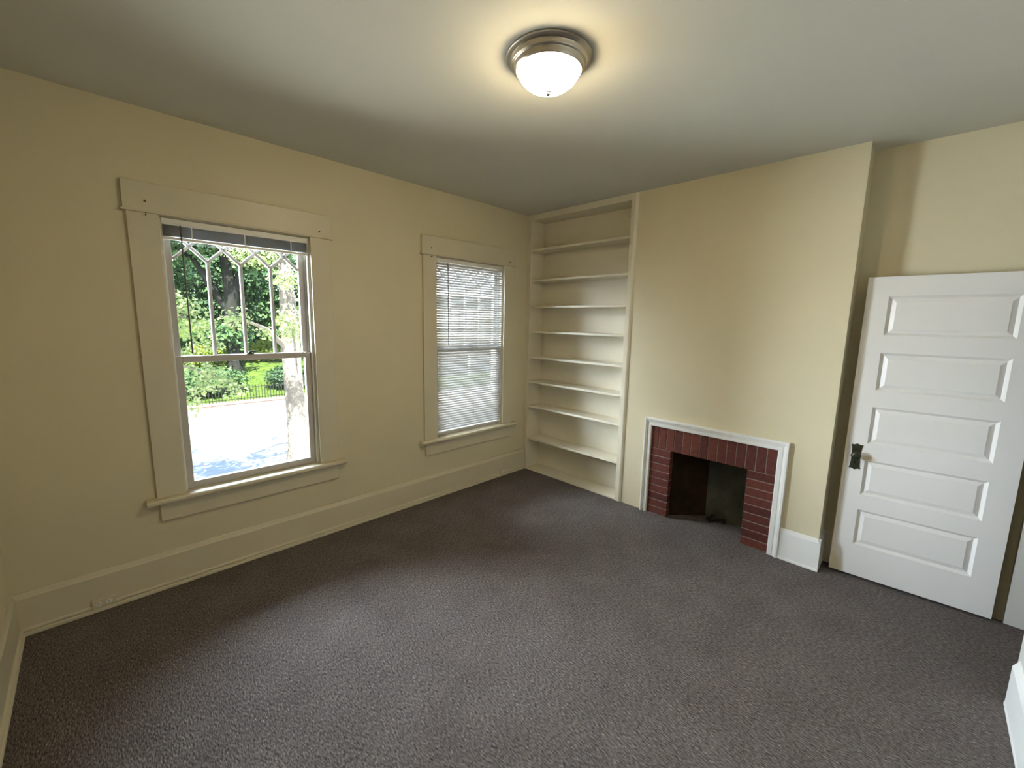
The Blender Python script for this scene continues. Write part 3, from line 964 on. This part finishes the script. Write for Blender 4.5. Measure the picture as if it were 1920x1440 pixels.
# maple whose boughs hang in from the left
tree('maple_tree', (-11.4, -4.6, GZ),
     [(-11.4, -4.6, GZ), (-11.4, -4.6, -2.8), (-11.4, -4.5, -1.0), (-11.3, -4.3, 1.0), (-11.2, -4.0, 3.0)],
     [0.36, 0.26, 0.22, 0.19, 0.14],
     [([(-11.2, -4.1, 2.4), (-10.2, -3.8, 4.4), (-8.4, -3.4, 5.7), (-6.8, -2.8, 6.0)], [0.13, 0.10, 0.06, 0.02]),
      ([(-11.3, -4.4, 0.0), (-11.0, -3.3, 0.6), (-10.8, -2.2, 0.6), (-10.6, -1.2, 0.1), (-10.5, -0.5, -0.3)], [0.11, 0.07, 0.05, 0.03, 0.012]),
      ([(-11.3, -4.3, 1.0), (-10.9, -3.0, 1.6), (-10.6, -1.8, 1.7), (-10.5, -1.2, 1.4)], [0.10, 0.07, 0.04, 0.015])],
     [(-10.6, -1.75, 1.95, .45, .45, .38), (-10.5, -1.50, 1.50, .5, .55, .42), (-10.5, -1.32, 0.92, .4, .48, .35), (-10.6, -1.75, 0.62, .45, .38, .30),
      (-10.5, -1.30, 0.20, .4, .5, .25), (-10.5, -1.05, -0.12, .35, .48, .25), (-10.4, -0.70, -0.38, .3, .34, .18), (-10.6, -1.60, -0.62, .25, .22, .28), (-10.5, -1.45, -0.25, .3, .35, .22),
      (-10.9, -3.0, 1.6, .7, .9, .7), (-10.6, -3.0, 5.6, 1.2, 1.6, .8), (-8.4, -3.4, 5.9, 1.5, 2.2, .8), (-6.8, -2.6, 6.2, 1.4, 2.2, .8), (-6.6, -5.6, 6.0, 1.5, 1.8, .8), (-9.4, -5.8, 5.4, 1.4, 1.6, .8), (-7.6, -1.2, 5.8, .9, .8, .4), (-8.6, -0.9, 6.1, 1.2, .9, .5), (-6.1, -2.2, 6.5, .9, 1.6, .5)],
     17000, 0.085, M['leaf_near'], M['bark'], 'maple with bright sunlit boughs hanging across the left window')

# trees up the bank behind the fence
random.seed(21)
bank = [
    # x, y, ground z, trunk r, crown blobs, n, size, mat, label
    (-27.0, 2.75, -1.8, 0.40, [(-27.4, 2.2, 8.0, 3.5, 3.6, 2.6), (-27.0, 4.8, 6.2, 2.6, 2.6, 1.6), (-28.0, -0.4, 6.0, 2.6, 2.4, 1.6), (-26.6, 2.4, 0.6, 0.8, 1.5, 0.9), (-26.4, 3.6, 5.0, .8, .9, .8)], 11000, 0.24, 'leaf_mid', 'big tree on the bank with a thick dark forked trunk'),
    (-34.0, -1.0, -0.7, 0.35, [(-34.0, -1.0, 4.2, 2.8, 3.0, 3.4), (-33.6, -1.0, 1.8, 2.0, 2.2, 1.6), (-32.5, -1.9, 0.6, 1.8, 2.0, 1.2)], 12000, 0.24, 'leaf_dark', 'dark green tree left of the thick trunk on the bank'),
    (-38.5, 5.2, -0.2, 0.35, [(-38.5, 5.2, 5.0, 2.8, 2.8, 3.0), (-38.2, 4.8, 2.4, 1.8, 2.2, 1.4)], 11000, 0.25, 'leaf_dark', 'dark green tree right of the thick trunk on the bank'),
    (-36.0, 11.8, -0.4, 0.30, [(-36.0, 11.8, 4.8, 2.5, 2.5, 3.4), (-36.0, 11.4, 2.0, 1.9, 1.9, 1.5)], 10000, 0.24, 'leaf_mid', 'mid green tree behind the street tree trunk'),
    (-44.0, 16.0, 0.3, 0.35, [(-44.0, 16.2, 6.0, 4.0, 4.0, 4.5), (-43.0, 14.5, 3.0, 2.4, 2.4, 2.2)], 9000, 0.32, 'leaf_dark', 'dark tree beside the beige house'),
    (-45.0, 8.2, 0.2, 0.35, [(-45.0, 8.4, 5.0, 2.8, 3.0, 4.4), (-44.5, 8.2, 2.2, 2.2, 2.2, 1.6)], 9000, 0.32, 'leaf_mid', 'green tree on the bank between the two dark ones'),
    (-58.0, 3.0, 1.2, 0.40, [(-58.0, 3.0, 9.0, 5.0, 9.5, 8.0)], 13000, 0.42, 'leaf_dark', 'tall dark tree farthest up the bank'),
]
for (x, y, gz, tr, blobs, n, s, lm, lab) in bank:
    zt = blobs[0][2]
    br = []
    for (bx, by, bz, *_r) in blobs:
        br.append(([(x, y, gz + (bz - gz) * 0.45), ((x + bx) / 2, (y + by) / 2, bz - 1.0), (bx, by, bz)], [tr * 0.55, tr * 0.35, tr * 0.12]))
    tree('bank_tree', (x, y, gz - 0.3),
         [(x, y, gz - 0.3), (x, y, gz + 0.4), (x + 0.05, y + 0.05, gz + (zt - gz) * 0.5), (x + 0.1, y, zt)], [tr * 1.4, tr, tr * 0.85, tr * 0.3],
         br, blobs, n, s, M[lm], M['bark_dark'], lab, 'trees on the bank across the street')
# shrubs behind the fence and on the bank
shr = [
    (-23.6, 0.6, -2.5, [(-23.6, 0.4, -1.7, 0.9, 2.4, 0.75)], 4500, 0.12, 'leaf_mid', 'low green shrub behind the left part of the iron fence'),
    (-23.8, 4.9, -2.5, [(-23.8, 4.9, -1.75, 0.8, 1.4, 0.65)], 3200, 0.12, 'leaf_dark', 'dark low shrub behind the iron fence near the street tree'),
    (-30.0, 4.6, -1.3, [(-30.0, 5.4, -0.75, 1.0, 2.1, 0.75)], 5000, 0.15, 'leaf_yellow', 'bright yellow green shrub on the bank below the dark hedge'),
    (-29.0, 1.5, -1.5, [(-29.0, 1.6, -0.9, 0.9, 1.3, 0.8)], 2600, 0.14, 'leaf_yellow', 'smaller yellow green shrub at the foot of the thick trunk'),
]
for (x, y, gz, blobs, n, s, lm, lab) in shr:
    t = empty('shrub', (x, y, gz), lab, 'shrub', 'shrubs on the bank')
    b = MB()
    for k in range(5):
        q = random.uniform(-0.8, 0.8)
        b.tube([(x, y + q * 0.4, gz - 0.2), (x, y + q, gz + 0.8)], [0.04, 0.015], 6)
    b.build('stems', M['bark_dark'], t)
    leaf_obj('foliage', blobs, n, s, M[lm], t)
hg = empty('hedge', (-34.0, 6.0, -0.7), 'dark clipped hedge across the top of the lawn', 'hedge')
b = MB()
for k in range(12):
    b.tube([(-34.0, 2.6 + k * 0.7, -0.9), (-34.0, 2.6 + k * 0.7, 0.3)], [0.05, 0.02], 6)
b.build('stems', M['bark_dark'], hg)['kind'] = 'stuff'
leaf_obj('foliage', [(-34.0, 2.6 + k * 0.9, 0.15, .7, .8, .62) for k in range(8)], 6000, 0.13, M['leaf_dark'], hg)

# ------------------------------------------------------------------ beige house seen through the lowered blind
hs = empty('neighbour_house', (-24.5, 19.5, -2.8), 'beige neighbouring house glimpsed through the lowered blind', 'house')
b = MB()
hx0, hx1, hy0, hy1 = -33.0, -24.0, 14.6, 25.0
b.box(hx0, hx1, hy0, hy1, -3.3, 3.7)
z = -2.8
while z < 3.6:
    b.prism([(hx1, z), (hx1 + 0.025, z), (hx1 + 0.004, z + 0.19), (hx1, z + 0.19)], lambda a, c, t: (a, t, c), hy0, hy1)
    z += 0.2
b.build('siding', M['siding'], hs)
b = MB()
b.prism([(hx0 - 0.5, 3.7), (hx1 + 0.55, 3.7), (hx1 + 0.55, 3.85), ((hx0 + hx1) / 2, 6.6), (hx0 - 0.5, 3.85)], lambda a, c, t: (a, t, c), hy0 - 0.4, hy1 + 0.4)
b.build('roof', M['shingle'], hs)
MB().box(hx1 + 0.5, hx1 + 0.60, hy0 - 0.4, hy1 + 0.4, 3.62, 3.86).build('fascia', M['house_trim'], hs)
for k in range(3):
    y0 = 14.95 + k * 1.45
    f_ = MB()
    for (a, c, d, e) in ((y0, y0 + 0.08, 1.1, 2.5), (y0 + 1.22, y0 + 1.3, 1.1, 2.5), (y0, y0 + 1.3, 1.02, 1.12), (y0, y0 + 1.3, 2.42, 2.52)):
        f_.box(hx1, hx1 + 0.09, a, c, d, e)
    fr = f_.build('window_frame', M['house_trim'], hs)
    MB().box(hx1, hx1 + 0.035, y0 + 0.08, y0 + 1.22, 1.12, 2.42).build('window_pane', M['house_glass'], fr)
# porch along its street side
pr = MB().box(hx1, -22.6, 14.6, 21.0, -0.9, -0.7).build('porch_roof', M['shingle'], hs)
for yy in (14.75, 17.8, 20.85):
    MB().box(-22.8, -22.66, yy - 0.07, yy + 0.07, -2.9, -0.9).build('porch_post', M['house_trim'], hs)

for o in bpy.data.objects:
    o.select_set(False)
